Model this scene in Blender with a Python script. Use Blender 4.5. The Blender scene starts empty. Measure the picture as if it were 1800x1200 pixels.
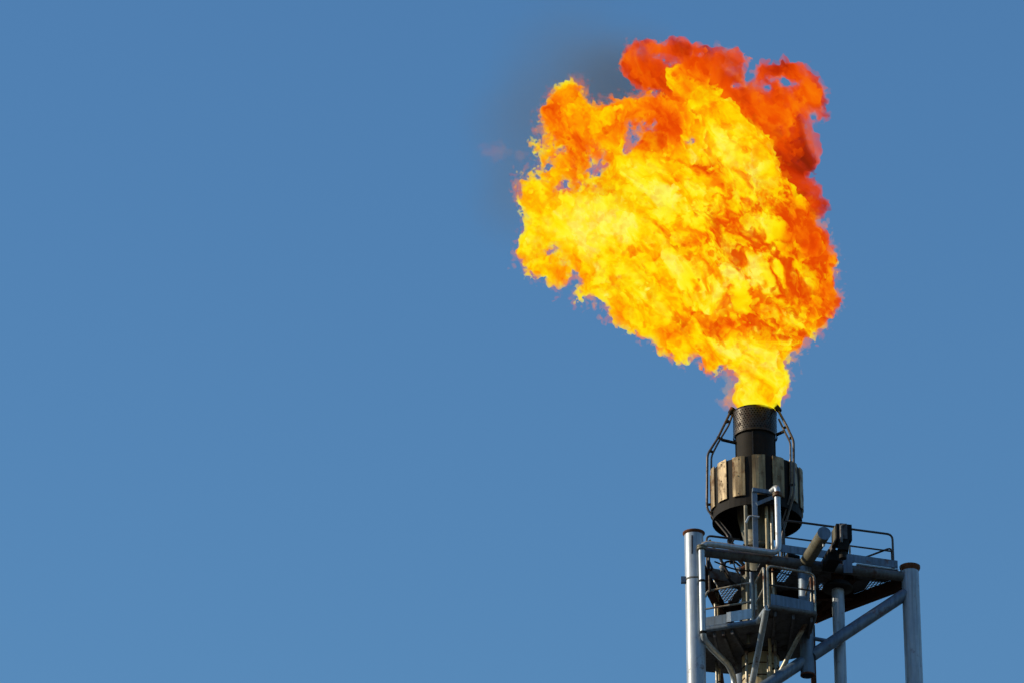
import bpy, math, random
import numpy as np
from mathutils import Vector, Matrix
from mathutils.geometry import tessellate_polygon

random.seed(7)
scene = bpy.context.scene
COL = scene.collection
PI = math.pi
R = math.radians

# ------------------------------------------------------------------ camera
PITCH = R(27.2)
FPX = 9000.0
CAM = Vector((0.0, -125.0, 1.7))
cam_d = bpy.data.cameras.new('camera')
cam_d.lens = 180.0
cam_d.sensor_width = 36.0
cam_d.clip_end = 20000
cam = bpy.data.objects.new('camera', cam_d)
COL.objects.link(cam)
cam.location = CAM
cam.rotation_euler = (PI / 2 + PITCH, 0, 0)
scene.camera = cam
FW = Vector((0, math.cos(PITCH), math.sin(PITCH)))
UP = Vector((0, -math.sin(PITCH), math.cos(PITCH)))
RT = Vector((1, 0, 0))


def ray(px, py):
    return FW + RT * ((px - 900.0) / FPX) - UP * ((py - 600.0) / FPX)


def at(px, py, y):
    d = ray(px, py)
    return CAM + d * ((y - CAM.y) / d.y)


def az(px, py, z):
    d = ray(px, py)
    return CAM + d * ((z - CAM.z) / d.z)


# ------------------------------------------------------------------ materials
def newmat(name):
    m = bpy.data.materials.new(name)
    m.use_nodes = True
    m.node_tree.nodes.clear()
    return m, m.node_tree.nodes, m.node_tree.links


def steel(name, tones, rough=0.5, metallic=0.25, rust=0.0, rust_scale=2.0, grime=0.3, bump=0.15, streak=True,
          rust_col=(0.16, 0.055, 0.02), spec=0.5):
    """weathered painted / galvanised steel: mottled tones, vertical streaks, rust patches"""
    m, N, L = newmat(name)
    out = N.new('ShaderNodeOutputMaterial')
    b = N.new('ShaderNodeBsdfPrincipled')
    L.new(b.outputs[0], out.inputs['Surface'])
    b.inputs['Specular IOR Level'].default_value = spec
    tc = N.new('ShaderNodeTexCoord')
    n1 = N.new('ShaderNodeTexNoise')
    n1.inputs['Scale'].default_value = 3.0
    n1.inputs['Detail'].default_value = 8
    n1.inputs['Roughness'].default_value = 0.65
    L.new(tc.outputs['Object'], n1.inputs['Vector'])
    r1 = N.new('ShaderNodeValToRGB')
    e = r1.color_ramp.elements
    e[0].position, e[1].position = 0.3, 0.72
    e[0].color = (*tones[0], 1)
    e[1].color = (*tones[1], 1)
    L.new(n1.outputs['Fac'], r1.inputs['Fac'])
    col = r1.outputs['Color']
    # streaks
    mp = N.new('ShaderNodeMapping')
    mp.inputs['Scale'].default_value = (14, 14, 0.9) if streak else (9, 9, 9)
    L.new(tc.outputs['Object'], mp.inputs['Vector'])
    n2 = N.new('ShaderNodeTexNoise')
    n2.inputs['Scale'].default_value = 1.0
    n2.inputs['Detail'].default_value = 5
    L.new(mp.outputs[0], n2.inputs['Vector'])
    r2 = N.new('ShaderNodeValToRGB')
    e = r2.color_ramp.elements
    e[0].position, e[1].position = 0.42, 0.68
    e[0].color = (1, 1, 1, 1)
    e[1].color = (1 - grime, 1 - grime * 1.08, 1 - grime * 1.2, 1)
    L.new(n2.outputs['Fac'], r2.inputs['Fac'])
    mx = N.new('ShaderNodeMix')
    mx.data_type = 'RGBA'
    mx.blend_type = 'MULTIPLY'
    mx.inputs[0].default_value = 1.0
    L.new(col, mx.inputs[6])
    L.new(r2.outputs['Color'], mx.inputs[7])
    col = mx.outputs[2]
    if rust > 0:
        n3 = N.new('ShaderNodeTexNoise')
        n3.inputs['Scale'].default_value = rust_scale
        n3.inputs['Detail'].default_value = 10
        n3.inputs['Roughness'].default_value = 0.7
        mp3 = N.new('ShaderNodeMapping')
        mp3.inputs['Location'].default_value = (13.7, 4.2, 8.8)
        L.new(tc.outputs['Object'], mp3.inputs['Vector'])
        L.new(mp3.outputs[0], n3.inputs['Vector'])
        r3 = N.new('ShaderNodeValToRGB')
        e = r3.color_ramp.elements
        t = 0.68 - 0.36 * rust
        e[0].position, e[1].position = t - 0.05, t + 0.06
        e[0].color = (0, 0, 0, 1)
        e[1].color = (1, 1, 1, 1)
        L.new(n3.outputs['Fac'], r3.inputs['Fac'])
        rc = N.new('ShaderNodeMix')
        rc.data_type = 'RGBA'
        rc.inputs[6].default_value = (*rust_col, 1)
        rc.inputs[7].default_value = (rust_col[0] * 0.35, rust_col[1] * 0.35, rust_col[2] * 0.4, 1)
        L.new(n2.outputs['Fac'], rc.inputs[0])
        mr = N.new('ShaderNodeMix')
        mr.data_type = 'RGBA'
        L.new(r3.outputs['Color'], mr.inputs[0])
        L.new(col, mr.inputs[6])
        L.new(rc.outputs[2], mr.inputs[7])
        col = mr.outputs[2]
        rr = N.new('ShaderNodeMapRange')
        rr.inputs['To Min'].default_value = rough
        rr.inputs['To Max'].default_value = 0.9
        L.new(r3.outputs['Color'], rr.inputs['Value'])
        L.new(rr.outputs[0], b.inputs['Roughness'])
        rm = N.new('ShaderNodeMapRange')
        rm.inputs['To Min'].default_value = metallic
        rm.inputs['To Max'].default_value = 0.0
        L.new(r3.outputs['Color'], rm.inputs['Value'])
        L.new(rm.outputs[0], b.inputs['Metallic'])
    else:
        b.inputs['Roughness'].default_value = rough
        b.inputs['Metallic'].default_value = metallic
    L.new(col, b.inputs['Base Color'])
    bp = N.new('ShaderNodeBump')
    bp.inputs['Strength'].default_value = bump
    bp.inputs['Distance'].default_value = 0.02
    L.new(n1.outputs['Fac'], bp.inputs['Height'])
    L.new(bp.outputs[0], b.inputs['Normal'])
    return m


M = {
    'galv': steel('galvanised_steel', ((0.33, 0.39, 0.46), (0.48, 0.53, 0.58)), 0.42, 0.5, 0.12, 2.5, 0.25),
    'leg': steel('leg_paint', ((0.25, 0.31, 0.40), (0.35, 0.41, 0.48)), 0.44, 0.2, 0.08, 1.6, 0.32, spec=0.6),
    'beam': steel('beam_paint', ((0.075, 0.085, 0.095), (0.13, 0.135, 0.14)), 0.6, 0.15, 0.30, 2.2, 0.35, rust_col=(0.10, 0.04, 0.02)),
    'bluegrey': steel('bluegrey_paint', ((0.085, 0.13, 0.20), (0.145, 0.205, 0.29)), 0.5, 0.3, 0.14, 2.0, 0.3),
    'rust': steel('rusty_steel', ((0.030, 0.014, 0.010), (0.065, 0.028, 0.017)), 0.9, 0.0, 0.40, 3.0, 0.4, 0.4, rust_col=(0.08, 0.03, 0.014), spec=0.2),
    'cap': steel('rusty_cap', ((0.09, 0.035, 0.022), (0.16, 0.065, 0.035)), 0.9, 0.0, 0.4, 6.0, 0.4, 0.5, spec=0.2),
    'soot': steel('sooty_steel', ((0.005, 0.0045, 0.0045), (0.013, 0.011, 0.010)), 0.75, 0.0, 0.15, 4.0, 0.4, 0.3, True, (0.035, 0.018, 0.011), spec=0.22),
    'ring': steel('burnt_steel', ((0.015, 0.0135, 0.0135), (0.055, 0.048, 0.042)), 0.42, 0.5, 0.35, 3.0, 0.5, 0.3, False, (0.030, 0.014, 0.013), spec=0.4),
    'slat': steel('heat_stained_steel', ((0.21, 0.145, 0.075), (0.46, 0.36, 0.20)), 0.5, 0.15, 0.30, 1.6, 0.55, 0.3, True, (0.16, 0.08, 0.034), spec=0.35),
    'olive': steel('olive_steel', ((0.10, 0.098, 0.072), (0.19, 0.18, 0.135)), 0.55, 0.15, 0.2, 2.0, 0.4),
    'cream': steel('cream_paint', ((0.32, 0.26, 0.15), (0.50, 0.42, 0.26)), 0.6, 0.0, 0.2, 2.5, 0.3),
    'rail': steel('handrail_steel', ((0.25, 0.24, 0.21), (0.42, 0.40, 0.34)), 0.42, 0.4, 0.32, 2.5, 0.3, 0.2, False),
    'darkrail': steel('dark_rail_steel', ((0.03, 0.028, 0.03), (0.07, 0.062, 0.06)), 0.5, 0.3, 0.3, 3.0, 0.3, 0.2, False, (0.07, 0.03, 0.015)),
    'pilot': steel('pilot_pipe_steel', ((0.045, 0.038, 0.038), (0.12, 0.10, 0.09)), 0.42, 0.4, 0.30, 3.0, 0.3, 0.2, True, (0.05, 0.025, 0.018)),
    'floor': steel('dark_floor_plate', ((0.07, 0.072, 0.085), (0.12, 0.122, 0.135)), 0.7, 0.0, 0.25, 2.0, 0.3, 0.3, False, (0.035, 0.016, 0.01), spec=0.25),
    'grate': steel('grating_steel', ((0.16, 0.16, 0.16), (0.26, 0.26, 0.25)), 0.5, 0.3, 0.15, 3.0, 0.2, 0.1, False),
    'rustgrate': steel('rusted_grating', ((0.34, 0.12, 0.02), (0.48, 0.18, 0.035)), 0.9, 0.0, 0.3, 5.0, 0.3, 0.3, False, spec=0.2),
}


# ------------------------------------------------------------------ mesh building
class MB:
    def __init__(s):
        s.v, s.f, s.sm = [], [], []

    def add(s, vs, fs, smooth=True):
        o = len(s.v)
        s.v.extend([Vector(v) for v in vs])
        s.f.extend([tuple(i + o for i in f) for f in fs])
        s.sm.extend([smooth] * len(fs))
        return s

    def tube(s, pts, r, n=14, fillet=0.0, caps=True, radii=None):
        pts = [Vector(p) for p in pts]
        if fillet > 0:
            pts = fil(pts, fillet)
        k = len(pts)
        ts = []
        for i in range(k):
            a = (pts[i] - pts[i - 1]).normalized() if i > 0 else None
            b = (pts[i + 1] - pts[i]).normalized() if i < k - 1 else None
            t = a + b if a is not None and b is not None else (a if a is not None else b)
            ts.append(t.normalized())
        ref = Vector((0, 0, 1)) if abs(ts[0].z) < 0.9 else Vector((0, 1, 0))
        u = ts[0].cross(ref).normalized()
        vs = []
        for i in range(k):
            u = (u - ts[i] * u.dot(ts[i])).normalized()
            w = ts[i].cross(u)
            rr = radii[i] if radii else r
            for j in range(n):
                a = 2 * PI * j / n
                vs.append(pts[i] + (u * math.cos(a) + w * math.sin(a)) * rr)
        fs = []
        for i in range(k - 1):
            for j in range(n):
                j2 = (j + 1) % n
                fs.append((i * n + j, i * n + j2, (i + 1) * n + j2, (i + 1) * n + j))
        s.add(vs, fs, True)
        if caps:
            c1 = vs[:n]
            c2 = vs[-n:]
            s.add(c1, [tuple(range(n))[::-1]], False)
            s.add(c2, [tuple(range(n))], False)
        return s

    def beam(s, a, b, w, h, up=(0, 0, 1)):
        a, b = Vector(a), Vector(b)
        t = (b - a).normalized()
        up = Vector(up)
        side = t.cross(up).normalized()
        up2 = side.cross(t).normalized()
        vs = []
        for p in (a, b):
            for i, j in ((-1, -1), (1, -1), (1, 1), (-1, 1)):
                vs.append(p + side * (i * w / 2) + up2 * (j * h / 2))
        s.add(vs, [(0, 1, 2, 3), (7, 6, 5, 4), (0, 4, 5, 1), (1, 5, 6, 2), (2, 6, 7, 3), (3, 7, 4, 0)], False)
        return s

    def ibeam(s, a, b, w, h, up=(0, 0, 1), t=0.025):
        """I section: two flanges and a web"""
        a, b = Vector(a), Vector(b)
        d = (b - a).normalized()
        side = d.cross(Vector(up)).normalized()
        u2 = side.cross(d).normalized()
        s.beam(a + u2 * (h / 2 - t / 2), b + u2 * (h / 2 - t / 2), w, t, up)
        s.beam(a - u2 * (h / 2 - t / 2), b - u2 * (h / 2 - t / 2), w, t, up)
        s.beam(a, b, t, h - 2 * t, up)
        return s

    def lathe(s, c, prof, n=48, smooth=True):
        """prof: list of (radius, z above c)"""
        c = Vector(c)
        vs = []
        for r, z in prof:
            for j in range(n):
                a = 2 * PI * j / n
                vs.append(c + Vector((r * math.cos(a), r * math.sin(a), z)))
        fs = []
        for i in range(len(prof) - 1):
            for j in range(n):
                j2 = (j + 1) % n
                fs.append((i * n + j, i * n + j2, (i + 1) * n + j2, (i + 1) * n + j))
        s.add(vs, fs, smooth)
        return s

    def plate(s, poly, th, holes=()):
        """horizontal plate, poly is a list of points at the top face"""
        polys = [[Vector(p) for p in poly]] + [[Vector(p) for p in h] for h in holes]
        flat = [p for q in polys for p in q]
        tris = tessellate_polygon(polys)
        d = Vector((0, 0, -th))
        s.add(flat, [tuple(t) for t in tris], False)
        s.add([p + d for p in flat], [tuple(t[::-1]) for t in tris], False)
        for q in polys:
            n = len(q)
            s.add(q + [p + d for p in q], [(i, (i + 1) % n, n + (i + 1) % n, n + i) for i in range(n)], False)
        return s

    def ball(s, c, r, n=10):
        prof = [(max(r * math.sin(PI * i / 6), 1e-4), -r * math.cos(PI * i / 6)) for i in range(7)]
        return s.lathe(c, prof, n)

    def build(s, name, mat, parent=None, auto=True):
        me = bpy.data.meshes.new(name)
        o = bpy.data.objects.new(name, me)
        org = wloc(parent) if parent is not None else Vector((0, 0, 0))
        me.from_pydata([v - org for v in s.v], [], s.f)
        me.polygons.foreach_set('use_smooth', s.sm)
        mats = mat if isinstance(mat, (list, tuple)) else [mat]
        for m in mats:
            me.materials.append(m)
        me.update()
        COL.objects.link(o)
        if parent is not None:
            o.parent = parent
        return o


def wloc(o):
    v = Vector((0, 0, 0))
    while o is not None:
        v = v + o.location
        o = o.parent
    return v


def fil(pts, r, n=6):
    out = [pts[0]]
    for i in range(1, len(pts) - 1):
        a, p, b = pts[i - 1], pts[i], pts[i + 1]
        d1, d2 = a - p, b - p
        l = min(r, d1.length * 0.48, d2.length * 0.48)
        q1, q2 = p + d1.normalized() * l, p + d2.normalized() * l
        for k in range(n + 1):
            t = k / n
            out.append(q1 * (1 - t) ** 2 + p * 2 * t * (1 - t) + q2 * t * t)
    out.append(pts[-1])
    return out


def thing(name, label, cat, loc, group=None):
    o = bpy.data.objects.new(name, None)
    o.empty_display_size = 0.2
    COL.objects.link(o)
    o.location = loc
    tag(o, label, cat, group)
    return o


def tag(o, label, cat, group=None, kind=None):
    if label:
        o['label'] = label
    if cat:
        o['category'] = cat
    if group:
        o['group'] = group
    if kind:
        o['kind'] = kind
    return o


def V(x, y, z):
    return Vector((x, y, z))


# ------------------------------------------------------------------ ground (far below the frame)
g = MB()
n = 96
g.add([V(0, 0, 0)] + [V(6000 * math.cos(2 * PI * i / n), 6000 * math.sin(2 * PI * i / n), 0) for i in range(n)],
      [(0, 1 + i, 1 + (i + 1) % n) for i in range(n)], False)
gm, N, L = newmat('plant_ground')
out = N.new('ShaderNodeOutputMaterial')
b = N.new('ShaderNodeBsdfPrincipled')
b.inputs['Roughness'].default_value = 0.95
L.new(b.outputs[0], out.inputs['Surface'])
tc = N.new('ShaderNodeTexCoord')
no = N.new('ShaderNodeTexNoise')
no.inputs['Scale'].default_value = 0.08
no.inputs['Detail'].default_value = 8
L.new(tc.outputs['Object'], no.inputs['Vector'])
cr = N.new('ShaderNodeValToRGB')
cr.color_ramp.elements[0].color = (0.02, 0.024, 0.016, 1)
cr.color_ramp.elements[1].color = (0.055, 0.05, 0.04, 1)
L.new(no.outputs['Fac'], cr.inputs['Fac'])
L.new(cr.outputs[0], b.inputs['Base Color'])
tag(g.build('ground', gm), None, None, kind='structure')

# ------------------------------------------------------------------ reference levels
AX = at(1330, 870, 0.0).x                      # axis of the flare pipe
zU = at(1236, 967, -2.0).z                     # upper ring beam
zD = zU + 0.16                                 # upper deck
zL = at(1350, 1065, -2.9).z                    # lower platform
pA = at(1220, 967, -2.0)
pA.z = zU
pB = az(1600, 1014, zU)
dAB = pB - pA
pC = (pA + pB) / 2 + Vector((-dAB.y, dAB.x, 0)).normalized() * dAB.length * 0.866
dirAB = dAB.normalized()


def onAB(px, z=None, off=0.0):
    """point above/below the A-B line at picture column px"""
    x = at(px, 1000, -1.3).x
    t = (x - pA.x) / dAB.x
    p = pA + dAB * t
    p = p + Vector((dirAB.y, -dirAB.x, 0)) * off
    p.z = zU if z is None else z
    return p


def zcol(px, py, y):
    return at(px, py, y).z


# ------------------------------------------------------------------ derrick
tw = thing('derrick', 'pale grey steel pipe derrick whose tall legs carry the platforms below the flare', 'tower', (pA.x, pA.y, 0))


def make_leg(p, ztop, r, mat, rustcap, ch=0.10):
    l = MB()
    z0, n_ = 0.0, 28
    l.tube([V(p.x, p.y, z0), V(p.x, p.y, ztop * 0.5), V(p.x, p.y, ztop - 0.06)], r, n_)
    o = l.build('leg', mat, tw)
    c = MB()
    c.lathe(V(p.x, p.y, ztop), [(r * 1.0, -ch), (r + 0.035, -ch * 0.5), (r + 0.045, -ch * 0.3), (r + 0.045, 0.0), (r + 0.02, 0.008), (0.001, 0.012)], 28)
    if rustcap:
        c.lathe(V(p.x, p.y, ztop), [(r + 0.004, -0.30), (r + 0.004, -0.09)], 28)
    c.build('cap', M['cap'], o)
    return o


zA_top = zcol(1220, 936, pA.y)
zB_top = zcol(1600, 995, pB.y)
legA = make_leg(pA, zA_top, 0.252, M['leg'], False, 0.075)
legB = make_leg(pB, zB_top, 0.235, M['leg'], False, 0.15)
legC = make_leg(pC, zU + 0.1, 0.235, M['leg'], False)
# flange joint, seam and clamp box on the near-left leg
zj = zcol(1220, 1020, pA.y)
MB().lathe(V(pA.x, pA.y, zj), [(0.253, -0.03), (0.262, -0.02), (0.262, 0.02), (0.253, 0.03)], 28).build('weld_ring', M['beam'], legA)
MB().beam(V(pA.x - 0.36, pA.y - 0.05, zj - 0.0), V(pA.x - 0.24, pA.y - 0.05, zj + 0.0), 0.14, 0.16).build('lug', M['bluegrey'], legA)
MB().beam(at(1216.5, 940, pA.y - 0.25), at(1216.5, 972, pA.y - 0.25), 0.03, 0.02, (0, 1, 0)).build('seam_strip', M['rust'], legA)

# ring beams of the top frame
e = 0.24
MB().tube([pA + dirAB * e, pB - dirAB * e], 0.135, 20).build('ring_beam', M['beam'], tw)
dBC = (pC - pB).normalized()
dAC = (pC - pA).normalized()
MB().beam(pB + dBC * e + V(0, 0, -0.09), pC - dBC * e + V(0, 0, -0.09), 0.2, 0.32).build('ring_beam', M['rust'], tw)
MB().ibeam(pA + dAC * e + V(0, 0, -0.16), pC - dAC * e + V(0, 0, -0.16), 0.2, 0.36).build('ring_beam', M['rust'], tw)
# hanging node tube
nt = onAB(1415, None, 0.0)
nt_bot = zcol(1415, 1186, nt.y)
t_ = MB()
t_.tube([V(nt.x, nt.y, nt_bot), V(nt.x, nt.y, zU - 0.12)], 0.185, 24, caps=False)
t_.tube([V(nt.x, nt.y, nt_bot), V(nt.x, nt.y, zU - 0.12)], 0.165, 24, caps=False)
t_.lathe(V(nt.x, nt.y, nt_bot), [(0.165, 0), (0.186, 0)], 24)
nto = t_.build('node_tube', M['bluegrey'], tw)
MB().lathe(V(nt.x, nt.y, nt_bot), [(0.187, 0.03), (0.192, 0.03), (0.192, -0.015), (0.16, -0.015)], 24).build('rim', M['cap'], nto)
MB().lathe(V(nt.x, nt.y, nt_bot + 0.25), [(0.001, 0), (0.164, 0.0)], 24).build('painted_shade_disc', M['soot'], nto)  # black disc added to paint the shade inside the open tube end
# diagonal brace in the A-B face
zb1 = zcol(1588, 1037, pB.y)
zb2 = zcol(1415, 1157, nt.y)
bdir = (V(nt.x, nt.y, zb2) - V(pB.x, pB.y, zb1))
MB().tube([V(pB.x, pB.y, zb1) + bdir.normalized() * 0.2, V(nt.x, nt.y, zb2) - bdir.normalized() * 0.17], 0.165, 20).build('brace', M['bluegrey'], tw)
pE = V(nt.x, nt.y, zb2) + bdir * (abs(nt.x - pA.x) / abs(bdir.x))
MB().tube([V(nt.x, nt.y, zb2) + bdir.normalized() * 0.17, pE], 0.165, 20).build('brace', M['bluegrey'], tw)
# short tie between node tube and brace, and a slim rear member
q1 = at(1428, 1121, nt.y + 0.1)
q2 = at(1462, 1127, nt.y + 0.1)
MB().tube([q1, q2], 0.055, 12).build('tie', M['bluegrey'], tw)
q = at(1429, 1150, 2.2)
MB().beam(V(q.x, q.y, zcol(1429, 1100, 2.2)), V(q.x, q.y, 0), 0.14, 0.2, (0, 1, 0)).build('rear_post', M['rust'], tw)
q1, q2 = at(1258, 1120, 2.4), at(1272, 1230, 2.4)
MB().beam(q1, q1 + (q2 - q1) * 6, 0.14, 0.14).build('brace', M['rust'], tw)

# ------------------------------------------------------------------ flare pipe with burner head
fl = thing('flare_burner', 'sooty black flare burner head ringed by heat stained shield panels on its riser pipe', 'flare burner', (AX, 0, 0))
c0 = V(AX, 0, 0)
z_top = zcol(1330, 710.5, -0.60) - 0.0       # near rim of the burner mouth
z_band = zcol(1330, 752.5, -0.60)
z_dt = zcol(1330, 797.5, -1.24)              # top of the windshield, near side
z_db = zcol(1330, 867.5, -1.24)              # bottom of its panels
# perforated ring
b = MB()
rb, rows, cols = 0.597, 9, 46
zz = [z_band + (z_top - z_band) * k / (rows + 2) for k in range(rows + 3)]


def cyl(a, r, z):
    return V(AX + r * math.cos(a), r * math.sin(a), z)


def ring_quad(mb, a0, a1, z0_, z1_, r):
    mb.add([cyl(a0, r, z0_), cyl(a1, r, z0_), cyl(a1, r, z1_), cyl(a0, r, z1_)], [(0, 1, 2, 3)], False)


for row in range(rows + 2):
    for c in range(cols):
        sh = 0.5 if row % 2 else 0.0
        a0, a1 = 2 * PI * (c + sh) / cols, 2 * PI * (c + 1 + sh) / cols
        zl, zh = zz[row], zz[row + 1]
        if row in (0, rows + 1):
            ring_quad(b, a0, a1, zl, zh, rb)
            continue
        da, dz = (a1 - a0), (zh - zl)
        oct_ = []
        for k in range(8):
            t = 2 * PI * (k + 0.5) / 8
            oct_.append(cyl(a0 + da * (0.5 + 0.25 * math.cos(t)), rb, zl + dz * (0.5 + 0.31 * math.sin(t))))
        cs = [cyl(a1, rb, zl + dz / 2), cyl(a1, rb, zh), cyl(a0 + da / 2, rb, zh), cyl(a0, rb, zh), cyl(a0, rb, zl + dz / 2), cyl(a0, rb, zl),
              cyl(a0 + da / 2, rb, zl), cyl(a1, rb, zl)]
        vs = oct_ + cs
        # octagon vertex k sits at angle (k+.5)*45deg ; outer points run from angle 0 by 45deg
        fs = []
        for k in range(8):
            k2 = (k + 1) % 8
            fs.append((k, 8 + k, 8 + k2))
            fs.append((k, 8 + k2, k2))
        b.add(vs, fs, False)
ring = b.build('perforated_ring', M['ring'], fl)
MB().lathe(V(AX, 0, 0), [(0.598, z_top - 0.02), (0.606, z_top - 0.015), (0.606, z_top + 0.012), (0.55, z_top + 0.012), (0.545, z_top - 0.5)], 56).build('mouth_rim', M['soot'], ring)
MB().lathe(V(AX, 0, 0), [(0.60, z_band - 0.015), (0.606, z_band - 0.01), (0.606, z_band + 0.03), (0.598, z_band + 0.035)], 56).build('lower_hoop', M['ring'], ring)
# barrel under the ring
zdt_in = z_dt - 0.9
b = MB().lathe(V(AX, 0, 0), [(0.55, z_top - 0.3), (0.55, z_band + 0.02), (0.548, z_band - 0.3), (0.545, zdt_in)], 56)
barrel = b.build('barrel', M['soot'], fl)
b = MB()
for a in (-1.75, -0.35, -2.9, 0.9):
    b.beam(cyl(a, 0.555, z_band - 0.05), cyl(a, 0.555, zdt_in), 0.03, 0.03, (math.cos(a), math.sin(a), 0))
b.build('seam', M['ring'], barrel)
# windshield: dark inner shell + 14 panels
zs = z_db - 0.27
b = MB().lathe(V(AX, 0, 0), [(1.19, z_dt - 0.02), (1.215, z_dt - 0.03), (1.205, z_db), (1.215, zs), (1.19, zs), (1.185, z_dt - 0.02)], 44, False)
ws = b.build('windshield', M['soot'], fl)
npan = 14
for k in range(npan):
    ac = -PI / 2 + 2 * PI * k / npan + R(0.4)
    hw = R(8.2)
    b = MB()
    rr = 1.262
    jz, jb = random.uniform(-0.025, 0.02), random.uniform(-0.02, 0.02)
    pts_o, pts_i = [], []
    m = 5
    tilt = random.uniform(-0.012, 0.012)
    cols_ = []
    for i in range(m):
        t = -1 + 2 * i / (m - 1)
        a = ac + hw * t
        for rad, lst in ((rr / math.cos(hw) * math.cos(hw * t) * 0 + rr + tilt * t - 0.012 * t * t, pts_o), (rr - 0.028 + tilt * t - 0.012 * t * t, pts_i)):
            lst.append((a, rad))
    nz = 6
    vo = []
    for side in (pts_o, pts_i):
        for iz in range(nz + 1):
            f = iz / nz
            z = (z_db + jb) + (z_dt + jz - z_db - jb) * f
            for i, (a, rad) in enumerate(side):
                w = 0.006 * math.sin(3.1 * f * (k + 1) + i)
                vo.append(cyl(a, rad + w, z + 0.004 * math.sin(i * 2.1 + k)))
    fs = []
    S = m * (nz + 1)
    for iz in range(nz):
        for i in range(m - 1):
            q = iz * m + i
            fs.append((q, q + 1, q + m + 1, q + m))
            fs.append((S + q, S + q + m, S + q + m + 1, S + q + 1))
        for i in (0, m - 1):
            q = iz * m + i
            fs.append((q, q + m, S + q + m, S + q))
    for i in range(m - 1):
        fs.append((i, i + 1, S + i + 1, S + i))
        q = nz * m + i
        fs.append((q, S + q, S + q + 1, q + 1))
    b.add(vo, fs, False)
    # bolts
    for f in (0.06, 0.5, 0.92):
        b.ball(cyl(ac + R(random.uniform(-1, 1)), rr + 0.004, z_db + (z_dt - z_db) * f), 0.017, 8)
    b.build('panel', M['slat'], ws)
# annular floor inside the shield, funnel and lower barrel
MB().lathe(V(AX, 0, 0), [(0.5, z_db + 0.45), (1.186, z_db + 0.5)], 44, False).build('shield_floor', M['soot'], ws)
zf = zcol(1330, 953, -0.3)
b = MB().lathe(V(AX, 0, 0), [(0.545, zdt_in), (0.53, z_db - 0.15), (0.36, zf + 0.12), (0.355, zf), (0.46, zf - 0.02), (0.46, zf - 0.12), (0.355, zf - 0.13), (0.355, zU + 0.1)], 48)
funnel = b.build('funnel', M['olive'], fl)
for i in range(16):
    a = 2 * PI * i / 16
    MB().tube([cyl(a, 0.41, zf - 0.17), cyl(a, 0.41, zf + 0.03)], 0.022, 6).build('bolt', M['soot'], funnel)
b = MB().lathe(V(AX, 0, 0), [(0.355, zU + 0.1), (0.50, zU + 0.08), (0.50, zU - 0.1), (0.47, zU - 0.12), (0.47, zL - 0.25)], 40)
b.build('upper_riser', M['olive'], fl)
b = MB().lathe(V(AX, 0, 0), [(0.50, zL - 0.2), (0.50, 0.0)], 40)
riser = b.build('riser', M['cream'], fl)
b = MB()
for py in (1142, 1163, 1184):
    z = zcol(1330, py, -0.5)
    b.lathe(V(AX, 0, z), [(0.502, -0.015), (0.512, -0.015), (0.512, 0.015), (0.502, 0.015)], 40)
b.build('strap', M['rust'], riser)

# ------------------------------------------------------------------ pilot burners: two pipes each with a hooded tip
PG = 'pilot burners beside the flare mouth'


def pilot(label, outer, inner, rungs, stay, tip, foot):
    p = thing('pilot_burner', label, 'pilot burner', foot, PG)
    MB().tube(outer, 0.034, 10, 0.12).build('gas_pipe', M['pilot'], p)
    MB().tube(inner, 0.026, 10, 0.12).build('ignition_pipe', M['pilot'], p)
    for a_, b_ in rungs:
        MB().beam(a_, b_, 0.05, 0.06).build('clamp', M['soot'], p)
    MB().tube(stay, 0.045, 8).build('stay', M['soot'], p)
    a_, b_, r_ = tip
    d = (b_ - a_).normalized()
    MB().tube([a_, a_ + d * 0.05, b_ - d * 0.03, b_], r_, 12, radii=[r_ * 0.75, r_, r_, r_ * 1.1]).build('hood', M['soot'], p)
    return p


yl = -0.15
pilot('left pilot burner with twin bent pipes standing clear of the shield panels',
      [at(1285, 721, yl + .1), at(1262, 769, yl), at(1243.5, 798, yl), at(1242.5, 893, yl), at(1258, 914, yl), at(1281, 942, yl - 0.1), at(1284, 990, yl - .1)],
      [at(1289, 724, yl + .1), at(1281, 747, yl), at(1262, 778, yl), at(1250.5, 801, yl), at(1250, 894, yl), at(1264, 913, yl), at(1286, 940, yl - 0.1), at(1288, 990, yl - .1)],
      [(at(1260, 768, yl), at(1270, 771, yl)), (at(1248, 792, yl), at(1254, 794, yl)), (at(1242, 886, yl), at(1256, 886, yl)), (at(1250, 902, yl), at(1258, 900, yl)), (at(1276, 742, yl), at(1282, 739, yl))],
      [at(1268, 772, yl), at(1294, 778, yl)],
      (at(1283, 727, yl + .1), at(1289, 718, yl + .1), 0.085), at(1284, 990, yl - .1))
yr = -0.98
pilot('right pilot burner with twin bent pipes running down across the shield panels',
      [at(1365, 715, -0.35), at(1383, 748, -0.6), at(1395, 774, yr), at(1395.5, 868, yr), at(1375, 938, -0.7), at(1374, 990, -0.7)],
      [at(1369, 736, -0.4), at(1379, 757, -0.6), at(1389.5, 778, yr), at(1390, 868, yr), at(1369, 936, -0.7), at(1368, 990, -0.7)],
      [(at(1377, 752, -.55), at(1383, 749, -.55)), (at(1388, 770, -.9), at(1394, 768, -.9)), (at(1387, 852, yr), at(1398, 851, yr))],
      [at(1366, 763, -0.4), at(1379, 757, -0.6)],
      (at(1371, 722, -0.4), at(1362, 711, -0.3), 0.075), at(1374, 990, -0.7))

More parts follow.
